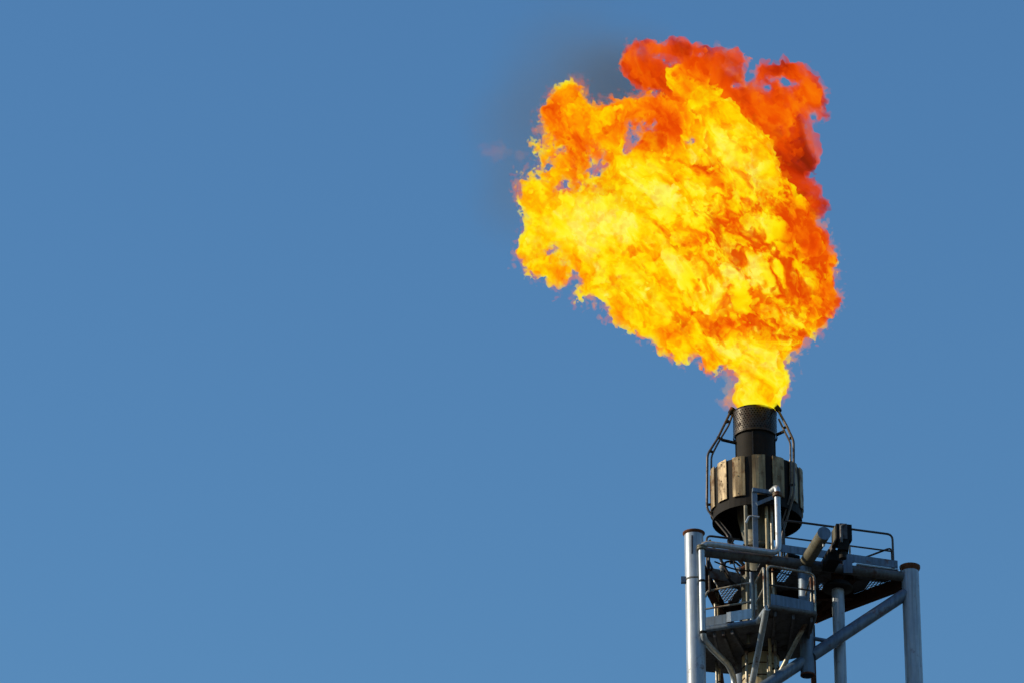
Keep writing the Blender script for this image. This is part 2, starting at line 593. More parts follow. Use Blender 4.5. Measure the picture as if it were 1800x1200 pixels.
# ------------------------------------------------------------------ upper platform
up = thing('upper_platform', 'rusty triangular upper deck of plates and gratings below the burner head', 'platform', (pA.x, pA.y, zD))
cen = (pA + pB + pC) / 3
inner = lambda p, f=0.95: V(cen.x + (p.x - cen.x) * f, cen.y + (p.y - cen.y) * f, zD)
lay = [az(1246, 1003, zD), az(1322, 1014, zD), az(1345, 972, zD), V(pB.x, pB.y, zD) + dBC * 0.3, V(pC.x, pC.y, zD) - dBC * 0.3]
holes = [
    [az(1375, 995, zD), az(1394, 999, zD), az(1380, 1023, zD), az(1360, 1020, zD)],
    [az(1530, 1018, zD), az(1556, 1021, zD), az(1515, 1041, zD)],
    [az(1462, 1055, zD), az(1472, 1058, zD), az(1463, 1076, zD), az(1446, 1083, zD)],
    [az(1264, 1033, zD), az(1284, 1031, zD), az(1299, 1032, zD), az(1285, 1054, zD), az(1272, 1056, zD)],
    [az(1298, 1051, zD), az(1308, 1049, zD), az(1308, 1061, zD), az(1299, 1063, zD)],
    [az(1286, 1075, zD), az(1306, 1073, zD), az(1306, 1086, zD), az(1285, 1088, zD)],
    [az(1440, 1023, zD), az(1447, 1024, zD), az(1446, 1036, zD), az(1439, 1034, zD)],
]


def cross(poly, org, d):
    nrm = V(-d.y, d.x, 0)
    ts_ = []
    for i in range(len(poly)):
        a, b_ = poly[i] - org, poly[(i + 1) % len(poly)] - org
        sa, sb = a.dot(nrm), b_.dot(nrm)
        if (sa > 0) != (sb > 0):
            q_ = a.lerp(b_, sa / (sa - sb))
            ts_.append(q_.dot(d))
    return sorted(ts_)


deck = MB()
pit = 0.04
nAB = V(-dirAB.y, dirAB.x, 0)
vmin = min((p - pA).dot(nAB) for p in lay)
vmax = max((p - pA).dot(nAB) for p in lay)
for k in range(int((vmax - vmin) / pit)):
    org = V(pA.x, pA.y, zD) + nAB * (vmin + (k + 0.5) * pit)
    ev = [(t, 0) for t in cross(lay, org, dirAB)]
    for hi, h in enumerate(holes):
        ev += [(t, hi + 1) for t in cross(h, org, dirAB)]
    ev.sort()
    ins = [False] * (len(holes) + 1)
    t0 = None
    for t, wi in ev:
        was = ins[0] and not any(ins[1:])
        ins[wi] = not ins[wi]
        now = ins[0] and not any(ins[1:])
        if now and not was:
            t0 = t
        elif was and not now and t - t0 > 0.005:
            deck.beam(org + dirAB * t0 + V(0, 0, -0.015), org + dirAB * t + V(0, 0, -0.015), pit, 0.03)
deck.build('deck_plate', M['floor'], up)


def clip(poly, p, d):
    """segment of line p+t*d inside a convex polygon in plan"""
    t0, t1 = -1e9, 1e9
    c = sum(poly, Vector((0, 0, 0))) / len(poly)
    for i in range(len(poly)):
        a, b_ = poly[i], poly[(i + 1) % len(poly)]
        nn = Vector((-(b_ - a).y, (b_ - a).x, 0))
        if nn.dot(c - a) < 0:
            nn = -nn
        den, num = nn.dot(d), nn.dot(p - a)
        if abs(den) < 1e-9:
            if num < 0:
                return None
            continue
        t = -num / den
        if den > 0:
            t0 = max(t0, t)
        else:
            t1 = min(t1, t)
    return (p + d * t0, p + d * t1) if t1 - t0 > 0.02 else None


def grating(poly, mat, pitch=0.085):
    b_ = MB()
    poly = [p + V(0, 0, -0.012) for p in poly]
    c = sum(poly, Vector((0, 0, 0))) / len(poly)
    for d, pit, w, h in ((dirAB, pitch * 1.25, 0.022, 0.012), (V(-dirAB.y, dirAB.x, 0), pitch, 0.030, 0.014)):
        nrm = V(-d.y, d.x, 0)
        for k in range(-30, 31):
            s_ = clip(poly, c + nrm * (k * pit), d)
            if s_:
                b_.beam(s_[0], s_[1], w, h)
    b_.build('grating', mat, up)


for i, h in enumerate(holes):
    grating(h, M['rustgrate'] if i == 60 else M['grate'])
# rusted corner patch
MB().plate([p + V(0, 0, -0.05) for p in (az(1452, 1072, zD), az(1465, 1070, zD), az(1462, 1080, zD), az(1434, 1092, zD))], 0.015).build('rusted_patch', M['rustgrate'], up)
# girders under the deck
b = MB()
for (a_, c_) in ((az(1362, 1000, zD - .16), az(1330, 1085, zD - .16)), (az(1500, 1012, zD - .16), az(1415, 1100, zD - .16)), (az(1262, 1068, zD - .16), az(1430, 1066, zD - .16)),
                 (az(1318, 1050, zD - .16), az(1500, 1045, zD - .16))):
    b = MB().ibeam(a_, c_, 0.16, 0.24)
    b.build('girder', M['rust'], up)
# channel along the front of the left half, upright toe plate along the right half
MB().beam(az(1246, 1006, zD - .1), az(1326, 1021, zD - .1), 0.05, 0.30).build('edge_channel', M['beam'], up)
tp = []
MB().beam(az(1372, 972, zD) + V(0, 0, 0.16), az(1578, 1001, zD) + V(0, 0, 0.16), 0.03, 0.22).build('toe_plate', M['bluegrey'], up)
a_, b_ = az(1505, 996, zD), az(1578, 1006, zD)
MB().beam(a_ + V(0, -.1, 0.03), b_ + V(0, -.1, 0.03), 0.10, 0.035).build('edge_angle', M['galv'], up)
MB().beam(onAB(1489, zU + 0.3, 0.17), onAB(1489, zU - 0.18, 0.17), 0.24, 0.05, (0, 1, 0)).build('hanger_bracket', M['bluegrey'], up)
MB().tube([onAB(1389, zU + 0.28, -0.2), onAB(1410, zU + 0.26, -0.25)], 0.1, 10).build('roller', M['soot'], up)
# railing on the right half of the deck
rb0, rb1 = az(1379, 978, zD), az(1571, 1003, zD)
H = 1.08
r_ = MB()
dz = V(0, 0, 1)
dr = (rb1 - rb0)
r_.tube([rb0, rb0 + dz * H, rb1 + dz * H, rb1], 0.030, 8, 0.16)
rail = r_.build('handrail', M['darkrail'], up)
MB().tube([rb0 + dz * 0.58, rb1 + dz * 0.58], 0.024, 8).build('mid_rail', M['darkrail'], rail)
for px in (1470.5, 1497.5):
    t = (at(px, 1000, rb0.y).x - rb0.x) / dr.x
    hh = H if px < 1480 else 0.58
    MB().tube([rb0 + dr * t, rb0 + dr * t + dz * hh], 0.027, 8).build('post', M['rail'], rail)
back = rb1 + dBC * 2.3
r_ = MB()
r_.tube([rb1 + dz * 0.05 + V(-.03, .05, 0), rb1 + dz * 0.72 + V(-.03, .05, 0), back + dz * 0.72, back], 0.027, 8, 0.15)
r_.build('handrail', M['darkrail'], up)
# railing along the left (A-C) side
l0 = az(1243, 1000, zD)
l1 = l0 + dAC * 2.6
r_ = MB()
r_.tube([l0, l0 + dz * 1.0, l0 + dz * 1.0 + V(0.9, 0.25, 0)], 0.03, 8, 0.15)
r_.build('handrail', M['darkrail'], up)
r_ = MB()
q1, q2 = at(1247, 948, -1.2), at(1285, 1015, -0.9)
r_.tube([q1, q2], 0.032, 8)
r_.build('rail_stay', M['darkrail'], up)
r_ = MB()
q1, q2 = at(1244, 980, -1.2), at(1253, 1000, -1.2)
r_.tube([q1, q2], 0.03, 8)
r_.build('rail_stay', M['darkrail'], up)

# ------------------------------------------------------------------ lower platform
lp = thing('lower_platform', 'small dark lower service platform with pale handrails and grey kick boards', 'platform', (pA.x, pA.y, zL))
L1, L2, L3, L4 = az(1240, 1106, zL), az(1334, 1091, zL), az(1350, 1065, zL), az(1433, 1078, zL)
back_pts = [az(1412, 1150, zL), az(1345, 1163, zL), az(1292, 1181, zL), az(1238, 1176, zL)]
poly = [L1, L2, L3, L4] + back_pts
MB().plate([p + V(0, 0, -0.02) for p in poly], 0.04).build('floor', M['floor'], lp)
b = MB()
for i in range(7):
    t0 = i / 6
    a_ = L1.lerp(L2, t0) if i < 4 else L3.lerp(L4, (i - 3.6) / 2.6)
    c_ = back_pts[3].lerp(back_pts[0], t0)
    MB().beam(a_ + V(0, 0.08, -0.14), c_ + V(0, -0.05, -0.14), 0.07, 0.14).build('joist', M['floor'], lp)
MB().tube([L1, L2], 0.075, 12).build('edge_pipe', M['bluegrey'], lp)
MB().tube([L2 + V(-.02, 0, 0), L3 + V(0, 0, -.03)], 0.085, 12).build('edge_pipe', M['galv'], lp)
MB().tube([L3, L4], 0.07, 12).build('edge_pipe', M['beam'], lp)
MB().tube([L4, back_pts[0]], 0.06, 12).build('edge_pipe', M['beam'], lp)
# kick boards
dd = (L2 - L1)
MB().beam(L1 + V(0, 0, 0.22), L1 + dd * 0.40 + V(0, 0, 0.22), 0.02, 0.26).build('kick_board', M['bluegrey'], lp)
MB().beam(L1 + dd * 0.40 + V(0, -0.02, 0.25), L1 + dd * 0.90 + V(0, -0.02, 0.25), 0.02, 0.28).build('kick_board', M['galv'], lp)
MB().beam(L3 + V(0.08, 0.02, 0.22), L4 + V(-0.03, 0.02, 0.20), 0.02, 0.30).build('kick_board', M['bluegrey'], lp)
# handrails
hl = 1.13
e0 = L1 + V(0.02, 0, 0)
e1 = L1 + dd * 0.885 + V(0, -0.05, 0)
r_ = MB().tube([e0 + dz * 0.95, e0 + dz * hl * 0.99 + V(.05, 0, 0), e1 + dz * hl, e1 + dz * 0.02], 0.029, 8, 0.14)
o = r_.build('handrail', M['rail'], lp)
MB().tube([e0 + dz * 0.60, e1 + dz * 0.58], 0.026, 8).build('mid_rail', M['rail'], o)
f0, f1 = L2 + V(-0.06, 0.0, 0.0), L3 + V(-0.09, 0, 0)
r_ = MB().tube([f0, f0 + dz * hl, f1 + dz * hl, f1], 0.030, 8, 0.10)
o = r_.build('handrail', M['rail'], lp)
MB().tube([f0 + dz * 0.52, f1 + dz * 0.55], 0.026, 8).build('mid_rail', M['rail'], o)
g0, g1 = L3 + V(0.0, 0, 0), L4
r_ = MB().tube([g0, g0 + dz * (hl + 0.05), g1 + dz * (hl + 0.02), g1], 0.032, 8, 0.16)
o = r_.build('handrail', M['rail'], lp)
MB().tube([g0 + dz * 0.62, g1 + dz * 0.66], 0.026, 8).build('mid_rail', M['darkrail'], o)
h0 = L4 + V(-0.09, 0.02, 0)
h1 = h0 + (back_pts[0] - L4) * 0.62
r_ = MB().tube([h0, h0 + dz * 1.06, h1 + dz * 1.06, h1], 0.028, 8, 0.08)
o = r_.build('handrail', M['rail'], lp)
MB().tube([h0 + dz * 0.55, h1 + dz * 0.55], 0.024, 8).build('mid_rail', M['rail'], o)
# struts below
s0, s1 = L3 + V(-0.04, 0.02, -0.06), at(1321, 1205, -1.0)
MB().tube([s0, s0 + (s1 - s0) * 1.5], 0.085, 14).build('strut', M['galv'], lp)
s0, s1 = at(1424, 1080, -2.0), at(1361, 1200, -1.0)
MB().tube([s0, s0 + (s1 - s0) * 1.4], 0.065, 12).build('strut', M['rail'], lp)

# ------------------------------------------------------------------ bent galvanised pipe
yp = pA.y - 0.34
sp = thing('steam_pipe', 'bright galvanised pipe bent twice and ending in a gooseneck before the shield', 'pipe', at(1236, 1115, yp))
ya = yp + 0.4
path = [at(1290, 1300, 0.2), at(1290, 1188, 0.2), at(1281, 1168, -0.2), at(1252, 1140, -1.6), at(1236, 1121, yp), at(1236, 953, yp), at(1369, 972, -1.55), at(1369, 866, -1.55)]
# keep the uprights exactly vertical
path[5] = V(path[4].x, path[4].y, path[5].z)
path[7] = V(path[6].x, path[6].y, path[7].z)
path[0] = V(path[1].x, path[1].y, path[1].z - 6)
MB().tube(path, 0.083, 18, 0.26).build('pipe', M['galv'], sp)
tp_ = path[7]
MB().tube([tp_ - V(0, 0, 0.1), tp_ + V(0, 0, 0.2), tp_ + V(-0.28, 0.55, 0.16), tp_ + V(-0.36, 0.75, 0.1)], 0.08, 16, 0.22).build('gooseneck', M['galv'], sp)
b = MB()
for p_ in (V(tp_.x, tp_.y, tp_.z - 0.04), V(path[5].x, path[5].y, path[5].z - 0.14)):
    b = MB().lathe(p_, [(0.084, -0.075), (0.125, -0.07), (0.13, -0.02), (0.105, -0.01), (0.13, 0.0), (0.125, 0.05), (0.084, 0.055)], 24)
    b.build('flange', M['olive'], sp)
for py in (1021, 1111):
    z = zcol(1236, py, yp)
    MB().lathe(V(path[4].x, path[4].y, z), [(0.084, -0.035), (0.095, -0.03), (0.095, 0.03), (0.084, 0.035)], 20).build('clamp', M['soot'], sp)
    MB().beam(V(path[4].x - 0.05, path[4].y + 0.02, z), V(pA.x + 0.15, pA.y - 0.1, z + (0.12 if py < 1100 else 0)), 0.05, 0.06).build('stay', M['soot'] if py < 1100 else M['rail'], sp)

# ------------------------------------------------------------------ blue grey angle bracket with arm
ybk = -1.35
bk = thing('pipe_bracket', 'blue grey angle iron post with top arm and slanted brace under the shield', 'bracket', at(1328, 985, ybk))
zb0, zb1_ = zcol(1328, 985, ybk), zcol(1328, 861, ybk)
pp = at(1328, 920, ybk)
MB().beam(V(pp.x, pp.y, zb0), V(pp.x, pp.y, zb1_), 0.02, 0.13, (1, 0, 0)).build('post', M['bluegrey'], bk)
MB().beam(V(pp.x - 0.065, pp.y + 0.08, zb0), V(pp.x - 0.065, pp.y + 0.08, zb1_ - .02), 0.02, 0.14, (0, 1, 0)).build('lit_tone_flange', M['galv'], bk)  # lighter steel puts the sunlit left edge into the post's colour
MB().beam(V(pp.x - 0.06, pp.y - 0.03, zb1_), V(pp.x + 0.55, pp.y + 0.15, zb1_ - 0.02), 0.09, 0.11).build('arm', M['bluegrey'], bk)
MB().beam(V(pp.x + 0.04, pp.y - 0.03, zb1_ - 0.42), V(pp.x + 0.53, pp.y + 0.14, zb1_ - 0.12), 0.05, 0.10).build('brace', M['bluegrey'], bk)
b = MB()
b.tube([at(1311, 918, ybk - .1), at(1317, 906, ybk - .1), at(1335, 908, ybk - .1)], 0.03, 8, 0.05)
b.build('clip', M['galv'], bk)

# ------------------------------------------------------------------ thin pipes climbing the riser
PGp = 'thin pipes climbing to the burner'


def thin(label, px, py0, py1, y, r_pipe, mat, clips=0):
    p1, p0 = at(px, py0, y), at(px, py1, y)
    t = thing('gas_pipe', label, 'pipe', p0, PGp)
    MB().tube([V(p1.x, p1.y, p1.z), V(p1.x, p1.y, p0.z)], r_pipe, 10).build('pipe', mat, t)
    for k in range(clips):
        z = p0.z + (p1.z - p0.z) * (k + 0.7) / (clips + 0.4)
        MB().beam(V(p1.x - r_pipe - 0.04, p1.y, z), V(p1.x + r_pipe + 0.04, p1.y, z), 0.07, 0.035).build('clip', M['rust'], t)
    return t


thin('pale yellowish thin pipe just left of the rusty one below the shield', 1347, 890, 1300, -0.95, 0.045, M['cream'], 3)
thin('rusty thin pipe left of the bright galvanised upright below the shield', 1355.5, 876, 1300, -0.85, 0.042, M['rail'], 2)
thin('olive thin pipe in front of the funnel and left of the blue grey post', 1310.5, 888, 1130, -1.2, 0.05, M['olive'], 2)
thin('slim pale pipe behind the left handrail of the lower platform', 1256.5, 1012, 1400, 0.6, 0.04, M['rail'], 1)
thin('slim tan pipe beside the pale one behind the left handrail', 1260.5, 1000, 1400, 0.7, 0.035, M['cream'], 1)
thin('pale thin pipe in front of the cream riser below the lower platform', 1312, 1144, 1300, -0.62, 0.045, M['rail'], 1)
thin('mottled thin pipe right of the cream riser below the lower platform', 1349.5, 1148, 1300, -0.75, 0.03, M['rail'], 2)

# ------------------------------------------------------------------ capped stub pipe pointing at the viewer
zS = at(1449, 936, -3.0).z
e_near, e_far = V(*at(1449, 936, -3.0)), az(1409, 1000, zS)
st = thing('stub_pipe', 'thick olive pipe stub with a flat blue skylight-tinted end cap jutting outward over the beam', 'pipe', e_far)
dS = (e_near - e_far).normalized()
MB().tube([e_far, e_near - dS * 0.015], 0.178, 26).build('pipe', M['olive'], st)
MB().tube([e_near - dS * 0.014, e_near], 0.184, 26).build('end_cap', M['bluegrey'], st)  # light of the blue sky is put into the cap's colour
b = MB().tube([e_near - dS * 0.28 + V(0.05, -.0, -0.19), e_near - dS * 0.28 + V(0.05, 0.02, -0.25)], 0.035, 8)
b.build('lug', M['galv'], st)
# box beam beside it
e1 = at(1484, 934, -2.6)
e2 = az(1452, 990, e1.z)
bx = thing('trolley_beam', 'sooty boxy hoist beam end standing over the deck beside the capped stub', 'hoist beam', e2)
dX = (e2 - e1).normalized()
MB().beam(e1, e1 + dX * 0.55, 0.42, 0.46).build('box', M['soot'], bx)
MB().beam(e1 + dX * 0.45 + V(-0.12, 0, -0.1), e2 + V(-0.12, 0, -0.1), 0.10, 0.16).build('strut', M['floor'], bx)
MB().lathe(e1 + dX * 0.3 + V(0.02, 0, 0.22), [(0.001, 0.07), (0.10, 0.06), (0.12, 0.0), (0.12, -0.05)], 16).build('dome', M['soot'], bx)
MB().beam(e1 + dX * 0.9 + V(-0.05, 0, -0.25), e1 + dX * 1.7 + V(-0.05, 0, -0.25), 0.34, 0.3).build('motor', M['soot'], bx)
MB().beam(e1 + V(-0.03, 0.0, 0.0) - dX * 0.02, e1 + V(-0.03, 0, 0) - dX * 0.06, 0.2, 0.44).build('end_plate', M['floor'], bx)
MB().beam(e1 + V(-0.225, 0.02, -0.02), e1 + V(-0.225, 0.02, -0.02) + dX * 0.3, 0.02, 0.44).build('painted_sunlit_side', M['olive'], bx)  # olive sheet added to paint the sunlit left side of the box
MB().tube([e1 + V(0.02, -0.13, 0.15), e1 + V(-0.09, -0.13, 0.12), e1 + V(-0.09, -0.13, -0.36)], 0.035, 8, 0.1).build('hook_rod', M['beam'], bx)
MB().beam(e1 + V(-0.02, 0.12, -0.2), e1 + V(-0.04, 0.12, -0.52), 0.28, 0.3, (0, 1, 0)).build('block', M['soot'], bx)
MB().tube([e1 + V(-0.04, 0.12, -0.5), e1 + V(-0.05, 0.12, -0.72)], 0.1, 12).build('hook_shank', M['soot'], bx)

# ------------------------------------------------------------------ flanged pipe below the deck
fy = pA.y + 0.9
fp0 = onAB(1481, zU, -0.32)
fp = thing('flanged_pipe', 'blue grey upright pipe with a wide dark flange hanging below the deck', 'pipe', fp0)
zfl = zcol(1481, 1033, fp0.y)
MB().tube([V(fp0.x, fp0.y, zfl), V(fp0.x, fp0.y, 0)], 0.165, 22).build('pipe', M['leg'], fp)
MB().lathe(V(fp0.x, fp0.y, zfl), [(0.17, -0.05), (0.40, -0.05), (0.40, 0.03), (0.33, 0.06), (0.33, 0.12), (0.001, 0.13)], 30).build('flange', M['soot'], fp)
MB().tube([V(fp0.x, fp0.y, zfl + 0.1), V(fp0.x, fp0.y, zcol(1481, 972, fp0.y))], 0.165, 22).build('upper_pipe', M['rust'], fp)
MB().lathe(V(fp0.x, fp0.y, zcol(1481, 974, fp0.y)), [(0.16, -0.05), (0.185, -0.04), (0.185, 0.02), (0.16, 0.03), (0.001, 0.03)], 22).build('collar', M['rust'], fp)

thin('dark blue grey pipe beside the post of the lower left handrail', 1321, 1004, 1120, -0.75, 0.075, M['bluegrey'], 1)
thin('slim dark rod between the galvanised upright and the leg on the left', 1246, 962, 1040, -1.5, 0.03, M['darkrail'], 1)

# ------------------------------------------------------------------ conduits and valves left of the riser
PGc = 'cables strung along the pipes'
for lb, pts_, rr_c in (('dark cable sagging along the underside of the long front beam', [(1256, 986), (1290, 1000), (1330, 1004), (1360, 1003), (1400, 1012)], 0.022),
                       ('dark cable looping from the shield foot down to the deck', [(1290, 948), (1283, 960), (1296, 972), (1288, 990), (1300, 1010)], 0.02)):
    P3 = [at(q[0], q[1], -1.55 if rr_c > 0.021 else -0.8) for q in pts_]
    cb = thing('cable', lb, 'cable', P3[0], PGc)
    MB().tube(P3, rr_c, 8, 0.2).build('cord', M['soot'], cb)
cg = thing('valve_assembly', 'small dark valves and cables left of the riser under the long beam', 'valve', az(1288, 1010, zD))
yv = -0.6
MB().tube([at(1266, 978, yv), at(1273, 1000, yv), at(1282, 1018, yv), at(1300, 1035, yv)], 0.04, 8, 0.1).build('cable', M['soot'], cg)
MB().tube([at(1274, 1006, yv), at(1274, 986, yv), at(1292, 986, yv), at(1304, 997, yv), at(1312, 1004, yv)], 0.03, 8, 0.1).build('hose', M['soot'], cg)
MB().tube([at(1292, 976, yv), at(1318, 1004, yv)], 0.05, 8).build('hose', M['soot'], cg)
MB().lathe(at(1270, 996, yv), [(0.001, -.12), (.06, -.12), (.06, -.02), (.1, 0), (.06, .02), (.06, .14), (.001, .14)], 14).build('valve_body', M['galv'], cg)
MB().tube([at(1296, 1001, yv - .1), at(1306, 998, yv + .1)], 0.07, 10).build('valve_body', M['galv'], cg)
MB().tube([at(1302, 1004, yv), at(1314, 998, yv)], 0.11, 12).build('hand_wheel', M['cap'], cg)
MB().tube([at(1293, 975, yv - .5), at(1300, 968, yv - .5)], 0.05, 8).build('cable_gland', M['olive'], cg)
MB().beam(at(1281, 948, yv), at(1290, 962, yv), 0.16, 0.1).build('junction_box', M['soot'], cg)

# ------------------------------------------------------------------ flame: fractal volumes of burning gas
F_ORG = at(1330, 712, 0.0)
F_D = (F_ORG - CAM).dot(FW)
PXM = F_D / FPX
rng = np.random.default_rng(11)


def loc2(px, py):
    return ((px - 1330.0) * PXM, -(py - 712.0) * PXM)


def sdf2(polys, X, Y):
    """signed distance (positive inside) to a set of outlines, even-odd"""
    d2 = np.full(X.shape, 1e9, np.float32)
    ins = np.zeros(X.shape, bool)
    for poly in polys:
        p = np.array([loc2(*q) for q in poly], np.float32)
        for i in range(len(p)):
            a, b_ = p[i], p[(i + 1) % len(p)]
            e_ = b_ - a
            t = np.clip(((X - a[0]) * e_[0] + (Y - a[1]) * e_[1]) / (e_ @ e_ + 1e-12), 0, 1)
            d2 = np.minimum(d2, (X - a[0] - t * e_[0]) ** 2 + (Y - a[1] - t * e_[1]) ** 2)
            c = (a[1] > Y) != (b_[1] > Y)
            xi = a[0] + (Y - a[1]) * e_[0] / (e_[1] if abs(e_[1]) > 1e-9 else 1e-9)
            ins ^= c & (X < xi)
    d = np.sqrt(d2)
    return np.where(ins, d, -d)


def fnoise(shape, h, lam, H):
    """fractal noise of unit variance: wavelengths below lam, spectral slope from H"""
    kx, ky, kz = np.fft.fftfreq(shape[0], h), np.fft.fftfreq(shape[1], h), np.fft.rfftfreq(shape[2], h)
    k = np.sqrt(kx[:, None, None] ** 2 + ky[None, :, None] ** 2 + kz[None, None, :] ** 2).astype(np.float32)
    k0 = 1.0 / lam
    amp = (np.maximum(k, k0 * 0.7) / k0) ** (-(H + 1.5)) * (1 - np.exp(-(k / k0) ** 4))
    f = np.fft.rfftn(rng.standard_normal(shape).astype(np.float32)) * amp
    n_ = np.fft.irfftn(f, shape).astype(np.float32)
    return n_ / n_.std()


def surface_nets(F, org, h):
    """closed quad mesh of the zero level of F (positive inside)"""
    F[[0, -1]] = -1
    F[:, [0, -1]] = -1
    F[:, :, [0, -1]] = -1
    S = F > 0
    nx, ny, nz = F.shape
    cs = (nx - 1, ny - 1, nz - 1)
    cnt = np.zeros(cs, np.int8)
    acc = np.zeros(cs + (3,), np.float32)
    for ax in range(3):
        o1, o2 = [a for a in range(3) if a != ax]
        lo = [slice(None)] * 3
        hi = [slice(None)] * 3
        lo[ax], hi[ax] = slice(0, -1), slice(1, None)
        Fa, Fb = F[tuple(lo)], F[tuple(hi)]
        cr_ = S[tuple(lo)] != S[tuple(hi)]
        t = np.where(cr_, Fa / np.where(cr_, Fa - Fb, 1), 0)
        for i in (0, 1):
            for j in (0, 1):
                sl = [slice(None)] * 3
                sl[o1] = slice(i, i + cs[o1])
                sl[o2] = slice(j, j + cs[o2])
                c_ = cr_[tuple(sl)]
                cnt += c_
                acc[..., ax] += t[tuple(sl)]
                acc[..., o1] += i * c_
                acc[..., o2] += j * c_
    act = cnt > 0
    idx = np.full(cs, -1, np.int64)
    idx[act] = np.arange(act.sum())
    base = np.argwhere(act).astype(np.float32)
    verts = (base + acc[act] / cnt[act][:, None]) * h + np.array(org, np.float32)
    quads = []
    for ax in range(3):
        o1, o2 = (ax + 1) % 3, (ax + 2) % 3
        lo = [slice(None)] * 3
        hi = [slice(None)] * 3
        lo[ax], hi[ax] = slice(0, -1), slice(1, None)
        cr_ = S[tuple(lo)] != S[tuple(hi)]
        e_ = np.argwhere(cr_)
        e_ = e_[(e_[:, o1] > 0) & (e_[:, o2] > 0)]
        flip = S[tuple(lo)][tuple(e_.T)]

        def cell(d1, d2):
            q_ = e_.copy()
            q_[:, o1] -= d1
            q_[:, o2] -= d2
            return idx[tuple(q_.T)]
        q_ = np.stack([cell(1, 1), cell(0, 1), cell(0, 0), cell(1, 0)], 1)
        q_[~flip] = q_[~flip][:, ::-1]
        quads.append(q_)
    return verts, np.concatenate(quads)


def mesh_np(name, verts, quads, mat, parent):
    me = bpy.data.meshes.new(name)
    me.vertices.add(len(verts))
    me.vertices.foreach_set('co', verts.astype(np.float32).ravel())
    me.loops.add(quads.size)
    me.loops.foreach_set('vertex_index', quads.astype(np.int32).ravel())
    me.polygons.add(len(quads))
    me.polygons.foreach_set('loop_start', np.arange(0, quads.size, 4, dtype=np.int32))
    me.materials.append(mat)
    me.update()
    o = bpy.data.objects.new(name, me)
    COL.objects.link(o)
    o.parent = parent
    return o


def gas_hull(name, polys, h, Rd, zc, amp_edge, amp_in, lam, H, mat, parent, wav=0.5, taper=False, grow=0.0, hollow=None, rag=()):
    P_ = np.array([loc2(*q) for p in polys for q in p])
    m_ = 0.55
    x0, y0 = P_.min(0) - m_
    x1, y1 = P_.max(0) + m_
    zr = Rd + 0.9
    nx, ny, nz = int((x1 - x0) / h) + 1, int((y1 - y0) / h) + 1, int(2 * zr / h) + 1
    X = (x0 + h * np.arange(nx, dtype=np.float32))[:, None]
    Y = (y0 + h * np.arange(ny, dtype=np.float32))[None, :]
    d = sdf2(polys, X + 0 * Y, Y + 0 * X)[:, :, None]
    Z = (-zr + h * np.arange(nz, dtype=np.float32))[None, None, :]
    # gentle sway of the middle sheet
    sway = wav * (np.sin(X * 0.9 + 1.0) * np.cos(Y * 0.7))[:, :, None]
    up_ = np.clip(Y / 3.0, 0, 1)
    Rm = ((0.55 + (Rd - 0.55) * up_ * up_ * (3 - 2 * up_)) if taper else Rd + 0 * Y)[:, :, None]
    base = Rm - np.sqrt(np.maximum(Rm - d, 0) ** 2 + (Z - sway * np.clip(d / 0.5, 0, 1)) ** 2)
    n_ = fnoise((nx, ny, nz), h, lam, H)
    smooth_ = base
    base = base + grow
    amp = amp_edge + (amp_in - amp_edge) * np.clip((d - 0.15) / 0.9, 0, 1)
    if taper:
        amp = amp * np.clip(0.25 + (Y / 1.2), 0.12, 1)[:, :, None]
    for (qx, qy, qr, qa) in rag:
        cx_, cy_ = loc2(qx, qy)
        g_ = (qa * np.exp(-((X - cx_) ** 2 + (Y - cy_) ** 2) / (qr * PXM) ** 2))[:, :, None]
        amp = amp + g_
        base = base - 0.9 * g_
    Fd = base + amp * n_
    if hollow is not None:
        Fd = np.minimum(Fd, hollow + 0.3 * amp * n_ - smooth_)
    v, q_ = surface_nets(Fd.astype(np.float32), (x0, y0, -zr + zc), h)
    return mesh_np(name, v, q_, mat, parent)


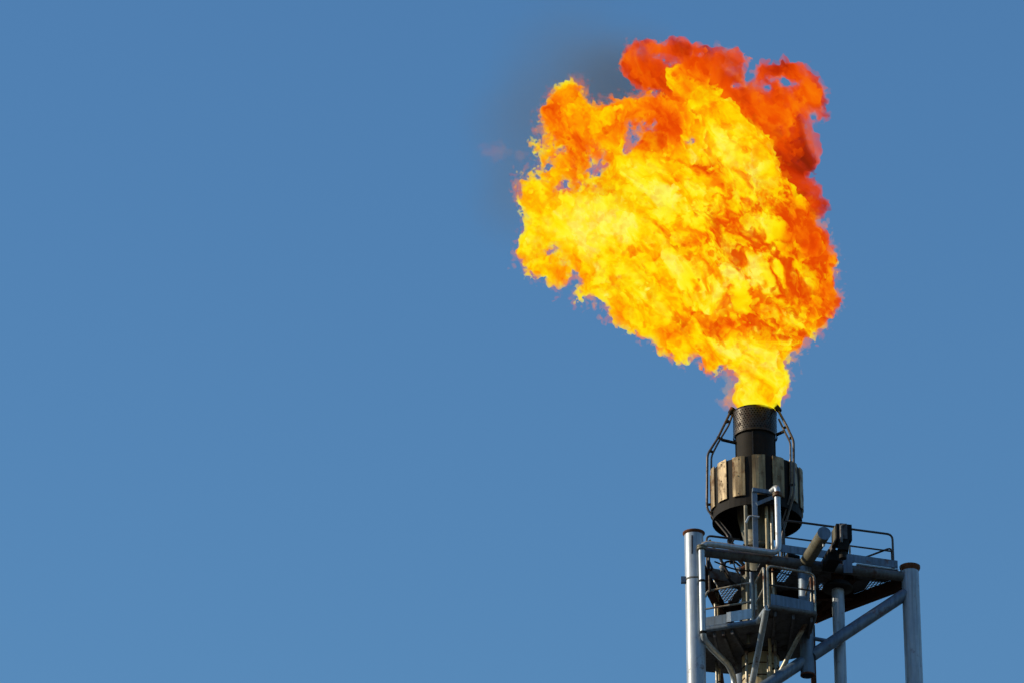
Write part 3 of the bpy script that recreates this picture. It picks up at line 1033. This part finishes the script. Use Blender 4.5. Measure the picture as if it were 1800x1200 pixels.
class NT:
    """tiny helper to write node maths"""

    def __init__(s, mat):
        s.N, s.L = mat.node_tree.nodes, mat.node_tree.links

    def _in(s, sock, v):
        if isinstance(v, bpy.types.NodeSocket):
            s.L.new(v, sock)
        else:
            sock.default_value = v

    def m(s, op, a, b=0.0, c=None, clamp=False):
        n_ = s.N.new('ShaderNodeMath')
        n_.operation = op
        n_.use_clamp = clamp
        s._in(n_.inputs[0], a)
        s._in(n_.inputs[1], b)
        if c is not None:
            s._in(n_.inputs[2], c)
        return n_.outputs[0]

    def vm(s, op, a, b=None, out=0):
        n_ = s.N.new('ShaderNodeVectorMath')
        n_.operation = op
        s._in(n_.inputs[0], a)
        if b is not None:
            if op == 'SCALE':
                s._in(n_.inputs['Scale'], b)
            else:
                s._in(n_.inputs[1], b)
        return n_.outputs[out]

    def noise(s, vec, scale, detail, rough, dist=0.0, col=False, lac=2.0):
        n_ = s.N.new('ShaderNodeTexNoise')
        s._in(n_.inputs['Vector'], vec)
        n_.inputs['Scale'].default_value = scale
        n_.inputs['Detail'].default_value = detail
        n_.inputs['Roughness'].default_value = rough
        n_.inputs['Distortion'].default_value = dist
        n_.inputs['Lacunarity'].default_value = lac
        return n_.outputs['Color' if col else 'Fac']

    def ramp(s, fac, stops):
        n_ = s.N.new('ShaderNodeValToRGB')
        el = n_.color_ramp.elements
        while len(el) < len(stops):
            el.new(0.5)
        for e_, (p_, c_) in zip(el, stops):
            e_.position = p_
            e_.color = (*c_, 1)
        s._in(n_.inputs[0], fac)
        return n_.outputs[0]

    def rng(s, v, a, b, c, d, smooth=False):
        n_ = s.N.new('ShaderNodeMapRange')
        if smooth:
            n_.interpolation_type = 'SMOOTHSTEP'
        s._in(n_.inputs['Value'], v)
        for i, x_ in zip((1, 2, 3, 4), (a, b, c, d)):
            n_.inputs[i].default_value = x_
        return n_.outputs[0]

    def blob(s, pos, px, py, rpx, w):
        """w * exp(-(d/r)^2) in the plane of the flame"""
        x_, y_ = loc2(px, py)
        dd_ = s.vm('DISTANCE', pos, (x_, y_, 0.0), out=1)
        q_ = s.m('MULTIPLY', dd_, 1.0 / (rpx * PXM))
        q_ = s.m('MULTIPLY', q_, q_)
        q_ = s.m('POWER', 2.71828, s.m('MULTIPLY', q_, -1.0))
        return s.m('MULTIPLY', q_, w)


FIRE = [(0.0, (0.20, 0.012, 0.002)), (0.14, (0.50, 0.022, 0.001)), (0.30, (0.86, 0.075, 0.001)), (0.45, (1.0, 0.22, 0.002)),
        (0.57, (1.0, 0.42, 0.001)), (0.67, (1.0, 0.66, 0.001)), (0.78, (1.0, 0.83, 0.004)), (0.92, (1.0, 0.92, 0.03)), (1.0, (1.0, 0.965, 0.12))]


def fire_material(name, bias, blobs, sigma, contrast, gain, sig_lo=1.0, seed=0.0, step=0.05, spots=None, floor_t=None, vein=0.0):
    m, N, L = newmat(name)
    t = NT(m)
    out = N.new('ShaderNodeOutputMaterial')
    tc = N.new('ShaderNodeTexCoord')
    pos = tc.outputs['Object']
    rot = N.new('ShaderNodeVectorRotate')
    rot.rotation_type = 'Z_AXIS'
    rot.inputs['Angle'].default_value = R(-128)
    L.new(pos, rot.inputs['Vector'])
    p = t.vm('ADD', t.vm('MULTIPLY', rot.outputs[0], (0.56, 1.0, 1.0)), (seed, seed * 0.7, seed * 1.3))
    # swirl the lookup so that the texture folds like burning gas
    w1 = t.vm('SUBTRACT', t.noise(p, 0.5, 2, 0.5, col=True), (0.5, 0.5, 0.5))
    p1 = t.vm('ADD', p, t.vm('SCALE', w1, 1.7))
    w2 = t.vm('SUBTRACT', t.noise(p1, 1.55, 3, 0.5, col=True), (0.5, 0.5, 0.5))
    p2 = t.vm('ADD', p1, t.vm('SCALE', w2, 0.75))
    nA = t.noise(p2, 0.9, 7, 0.60)
    nB = t.noise(p2, 3.0, 4, 0.62)
    T = t.m('ADD', t.m('MULTIPLY', t.m('SUBTRACT', nA, 0.5), contrast), bias)
    T = t.m('ADD', T, t.m('MULTIPLY', t.m('SUBTRACT', nB, 0.5), contrast * 0.30))
    flat = t.vm('MULTIPLY', t.vm('ADD', pos, t.vm('SCALE', t.vm('ADD', w1, w2), 1.1)), (1, 1, 0))
    for bl in blobs:
        T = t.m('ADD', T, t.blob(flat, *bl))
    if spots:
        msk = t.m('ADD', t.blob(flat, *spots), 0.16)
        nC = t.noise(p2, 1.35, 5, 0.60)
        T = t.m('SUBTRACT', T, t.m('MULTIPLY', t.rng(nC, 0.55, 0.66, 0.0, 1.0, True), msk))
        # thin cooler folds between the billows
        rd = t.m('ABSOLUTE', t.m('SUBTRACT', t.noise(t.vm('ADD', p2, (7.1, 3.3, 1.9)), 1.15, 5, 0.55), 0.5))
        T = t.m('SUBTRACT', T, t.m('MULTIPLY', t.m('MULTIPLY', t.rng(rd, 0.0, 0.075, 1.0, 0.0, True), vein), t.m('ADD', msk, 0.10)))
    if floor_t is not None:
        T = t.m('SMOOTH_MAX', T, floor_t, 0.12)
    colr = t.ramp(T, FIRE)
    sg = sigma
    if sig_lo < 1.0:
        nD = t.noise(p2, 1.3, 6, 0.62)
        sg = t.m('MULTIPLY', t.rng(nD, 0.38, 0.62, sig_lo, 1.0, True), sigma)
    em = N.new('ShaderNodeEmission')
    L.new(colr, em.inputs['Color'])
    st_ = t.m('MULTIPLY', sg, gain)
    L.new(st_, em.inputs['Strength'])
    ab = N.new('ShaderNodeVolumeAbsorption')
    ab.inputs['Color'].default_value = (0, 0, 0, 1)
    t._in(ab.inputs['Density'], sg)
    ad = N.new('ShaderNodeAddShader')
    L.new(em.outputs[0], ad.inputs[0])
    L.new(ab.outputs[0], ad.inputs[1])
    L.new(ad.outputs[0], out.inputs['Volume'])
    m.cycles.volume_step_rate = step
    return m


BODY = [(1296, 716), (1287, 701), (1303, 672), (1294, 652), (1270, 645), (1261, 655), (1249, 651), (1234, 625), (1210, 622), (1194, 632), (1166, 616),
        (1151, 592), (1128, 586), (1104, 568), (1074, 551), (1068, 527), (1045, 518), (1018, 524), (1024, 497), (1013, 470), (1000, 466), (999, 492),
        (983, 500), (962, 485), (932, 477), (915, 444), (921, 420), (935, 394), (924, 367), (917, 344), (921, 326), (944, 311), (953, 290), (962, 267),
        (965, 252), (953, 231), (955, 202), (968, 178), (980, 157), (1003, 151), (1021, 157), (1027, 175), (1051, 190), (1074, 183), (1116, 177),
        (1139, 172), (1163, 166), (1193, 169), (1183, 145), (1178, 131), (1199, 112), (1226, 101), (1243, 125), (1249, 151), (1276, 178), (1305, 208),
        (1335, 237), (1356, 255), (1361, 284), (1373, 314), (1397, 349), (1423, 379), (1441, 409), (1457, 432), (1464, 462), (1460, 486), (1462, 505),
        (1473, 518), (1467, 536), (1447, 557), (1429, 589), (1406, 604), (1388, 622), (1381, 645), (1387, 675), (1382, 695), (1371, 716), (1356, 728), (1310, 728)]


def ell(px, py, a, b_, rot=0.0, n_=12, seed=1, grow_=1.3):
    rr_ = random.Random(seed)
    o_ = []
    for i in range(n_):
        t = 2 * PI * i / n_
        f = rr_.uniform(0.75, 1.25) * grow_
        x_, y_ = a * f * math.cos(t), b_ * f * math.sin(t)
        o_.append((px + x_ * math.cos(rot) - y_ * math.sin(rot), py + x_ * math.sin(rot) + y_ * math.cos(rot)))
    return o_


BODY_HOLES = [ell(1113, 238, 20, 14, -1.0, seed=2), ell(1144, 224, 11, 9, 0, seed=3), ell(1040, 306, 16, 24, 0.3, seed=4), ell(996, 323, 13, 11, 0, seed=5),
              ell(977, 437, 8, 12, 0.2, seed=6), ell(990, 455, 7, 14, -0.5, seed=16), ell(1219, 249, 8, 13, 0.4, seed=7), ell(976, 262, 9, 8, 0, seed=8), ell(966, 292, 9, 14, 0.4, seed=9),
              ell(1056, 275, 8, 10, 0, seed=10), ell(1010, 296, 7, 6, 0, seed=12), ell(948, 318, 7, 6, 0.4, seed=14)]
PLUME = [(1092, 107), (1101, 80), (1122, 70), (1150, 76), (1169, 74), (1179, 62), (1210, 71), (1234, 80), (1258, 83), (1293, 84), (1314, 104), (1310, 125), (1317, 143),
         (1325, 135), (1335, 113), (1355, 104), (1368, 112), (1382, 104), (1418, 113), (1441, 133), (1452, 155), (1458, 177), (1447, 204), (1428, 219), (1438, 249), (1441, 284),
         (1424, 308), (1444, 332), (1456, 355), (1441, 382), (1425, 392), (1390, 400), (1340, 350), (1290, 280), (1235, 240), (1185, 225), (1170, 195), (1185, 165),
         (1151, 154), (1122, 148), (1104, 128)]
PLUME_HOLES = [ell(1390, 143, 22, 9, 0.3, seed=21), ell(1362, 138, 14, 8, 0.2, seed=22), ell(1345, 150, 14, 7, 0, seed=23), ell(1288, 120, 9, 7, 0, seed=24), ell(1185, 108, 14, 6, -0.3, seed=25),
               ell(1300, 148, 13, 7, 0, seed=26), ell(1165, 95, 10, 5, 0.2, seed=27), ell(1434, 205, 7, 10, 0.2, seed=28), ell(1232, 90, 8, 4, 0.2, seed=29)]

flame = thing('flare_flame', 'huge billowing yellow and orange flame with a deep red top blowing off the burner mouth', 'flame', F_ORG)
flame.rotation_euler = (PI / 2 + PITCH, 0, 0)
GAIN = 1.0
BODY_MAP = [(1080, 390, 130, 0.10), (1010, 360, 70, 0.04), (1260, 300, 80, 0.10), (1330, 660, 60, 0.08), (1060, 205, 85, -0.30), (980, 195, 45, -0.14), (1185, 225, 45, -0.40), (1130, 250, 45, -0.26), (1225, 115, 60, -0.46),
            (965, 470, 45, -0.16), (1010, 285, 50, -0.24), (955, 295, 35, -0.10), (1090, 560, 35, -0.24), (1160, 590, 40, -0.10), (1235, 630, 40, -0.12),
            (1430, 420, 52, -0.38), (1395, 365, 36, -0.22), (1450, 525, 42, -0.46), (1350, 565, 40, -0.12), (1285, 392, 40, -0.16), (1225, 475, 40, -0.10), (1330, 480, 70, 0.07), (1290, 620, 60, 0.06)]
mat_body = fire_material('burning_gas', 0.825, BODY_MAP, 8.5, 1.5, GAIN, spots=(1370, 450, 160, 1.0), floor_t=0.25, step=0.055, vein=0.55)
mat_fringe = fire_material('burning_gas_edge', 0.43, [(1060, 205, 110, -0.06), (1230, 120, 60, -0.10), (1400, 420, 90, -0.10)], 2.0, 0.9, GAIN, 0.0, 2.2, step=0.1)
mat_plume = fire_material('red_gas', 0.245, [(1230, 190, 60, 0.22), (1150, 110, 70, -0.08), (1440, 160, 40, 0.10), (1390, 300, 60, -0.05)], 7.5, 1.25, GAIN, 0.04, 5.3)
mat_wisp = fire_material('thin_gas', 0.50, [], 0.7, 0.8, GAIN, 0.0, 9.1)
mat_faint = fire_material('faint_gas', 0.42, [], 0.25, 0.6, GAIN, 0.0, 9.1)


def shrink(holes_, f):
    o_ = []
    for h_ in holes_:
        cx_, cy_ = sum(q[0] for q in h_) / len(h_), sum(q[1] for q in h_) / len(h_)
        o_.append([(cx_ + (q[0] - cx_) * f, cy_ + (q[1] - cy_) * f) for q in h_])
    return o_


RAG = ((985, 275, 70, 0.22), (1050, 300, 40, 0.10), (935, 330, 40, 0.12), (970, 450, 40, 0.14), (1130, 235, 45, 0.16), (1010, 180, 50, 0.05), (1080, 565, 60, 0.05))
gas_hull('burning_body', [BODY] + BODY_HOLES, 0.036, 1.7, 0.0, 0.10, 0.24, 1.1, 0.54, mat_body, flame, taper=True, rag=RAG)
gas_hull('flame_fringe', [BODY] + shrink(BODY_HOLES, 0.55), 0.040, 1.7, 0.0, 0.16, 0.2, 0.6, 0.28, mat_fringe, flame, taper=True, grow=0.03, hollow=0.22, rag=RAG)
gas_hull('red_plume', [PLUME] + shrink(PLUME_HOLES, 0.7), 0.045, 0.9, -1.2, 0.09, 0.14, 0.8, 0.40, mat_plume, flame, 0.3, grow=0.03)
WISPS = [(ell(872, 268, 24, 12, 0.1, seed=31), mat_faint), (ell(915, 274, 7, 4, 0, seed=32), mat_faint), (ell(1284, 684, 8, 24, -0.15, seed=33), mat_wisp), (ell(1275, 705, 8, 8, 0, seed=34), mat_wisp),
         (ell(1291, 702, 11, 14, 0.3, seed=35), mat_fringe), (ell(1012, 140, 10, 9, 0, seed=36), mat_wisp)]
for w_, wm_ in WISPS:
    gas_hull('wisp', [w_], 0.04, 0.25, 0.0, 0.08, 0.08, 0.4, 0.4, wm_, flame, 0.0)

# ------------------------------------------------------------------ faint soot drifting behind the flame
sm, N, L = newmat('soot_haze')
t = NT(sm)
out = N.new('ShaderNodeOutputMaterial')
tc = N.new('ShaderNodeTexCoord')
pos = tc.outputs['Object']
w = t.vm('SUBTRACT', t.noise(pos, 0.5, 4, 0.5, col=True), (0.5, 0.5, 0.5))
ps = t.vm('ADD', pos, t.vm('SCALE', w, 1.0))
dn = None
sx, sy = loc2(1010, 215)


def sblob(px, py, r, wgt):
    x_, y_ = loc2(px, py)
    d_ = t.vm('DISTANCE', ps, (x_ - sx, y_ - sy, 0.0), out=1)
    return t.m('MULTIPLY', t.rng(d_, 0.0, r * PXM, 1.0, 0.0, True), wgt)


for bl in ((1070, 145, 140, 0.85), (1010, 110, 190, 0.35), (930, 220, 160, 0.40), (905, 340, 120, 0.35), (1130, 110, 120, 0.5)):
    q_ = sblob(*bl)
    dn = q_ if dn is None else t.m('ADD', dn, q_)
pv = N.new('ShaderNodeVolumePrincipled')
pv.inputs['Color'].default_value = (0.23, 0.27, 0.31, 1)
t._in(pv.inputs['Density'], t.m('MULTIPLY', dn, 0.40))
L.new(pv.outputs[0], out.inputs['Volume'])
sm.cycles.volume_step_rate = 0.5
smoke = MB()
pr = [(max(math.sin(PI * i / 24), 1e-3), -math.cos(PI * i / 24)) for i in range(25)]
smoke.lathe(V(0, 0, 0), pr, 40)
so = bpy.data.objects.new('smoke', bpy.data.meshes.new('smoke'))
smoke.v = [V(v.x * 255 * PXM, v.y * 285 * PXM, v.z * 2.2) for v in smoke.v]
so.data.from_pydata(smoke.v, [], smoke.f)
so.data.materials.append(sm)
COL.objects.link(so)
so.rotation_euler = (PI / 2 + PITCH, 0, 0)
so.location = F_ORG + RT * sx + UP * sy + FW * 5.2
tag(so, 'faint grey soot haze hanging in the sky behind the top left of the flame', 'smoke', kind='stuff')

# ------------------------------------------------------------------ daylight
SUN_EL, SUN_AZ = R(21), R(267)      # azimuth clockwise from +Y
world = bpy.data.worlds.new('World')
scene.world = world
world.use_nodes = True
N, L = world.node_tree.nodes, world.node_tree.links
N.clear()
out = N.new('ShaderNodeOutputWorld')
bg = N.new('ShaderNodeBackground')
sky = N.new('ShaderNodeTexSky')
sky.sky_type = 'NISHITA'
sky.sun_disc = False
sky.sun_elevation = SUN_EL
sky.sun_rotation = SUN_AZ
sky.altitude = 0
sky.air_density = 1.9
sky.dust_density = 0.0
sky.ozone_density = 9.8
bg.inputs['Strength'].default_value = 0.145
L.new(sky.outputs[0], bg.inputs['Color'])
L.new(bg.outputs[0], out.inputs['Surface'])
sd = bpy.data.lights.new('sun', 'SUN')
sd.energy = 4.8
sd.angle = R(0.5)
sd.color = (1.0, 0.84, 0.60)
so_ = bpy.data.objects.new('sun', sd)
COL.objects.link(so_)
sv = V(math.sin(SUN_AZ) * math.cos(SUN_EL), math.cos(SUN_AZ) * math.cos(SUN_EL), math.sin(SUN_EL))
so_.rotation_euler = sv.to_track_quat('Z', 'Y').to_euler()
so_.location = (-20, -40, 60)

vs_ = scene.view_settings
vs_.view_transform = 'Standard'
vs_.look = 'None'
vs_.exposure = 0.0
vs_.gamma = 1.0
scene.render.engine = 'CYCLES'
cy = scene.cycles
cy.use_adaptive_sampling = True
cy.adaptive_threshold = 0.03
cy.max_bounces = 6
cy.volume_bounces = 1
cy.transparent_max_bounces = 16
cy.volume_max_steps = 1024
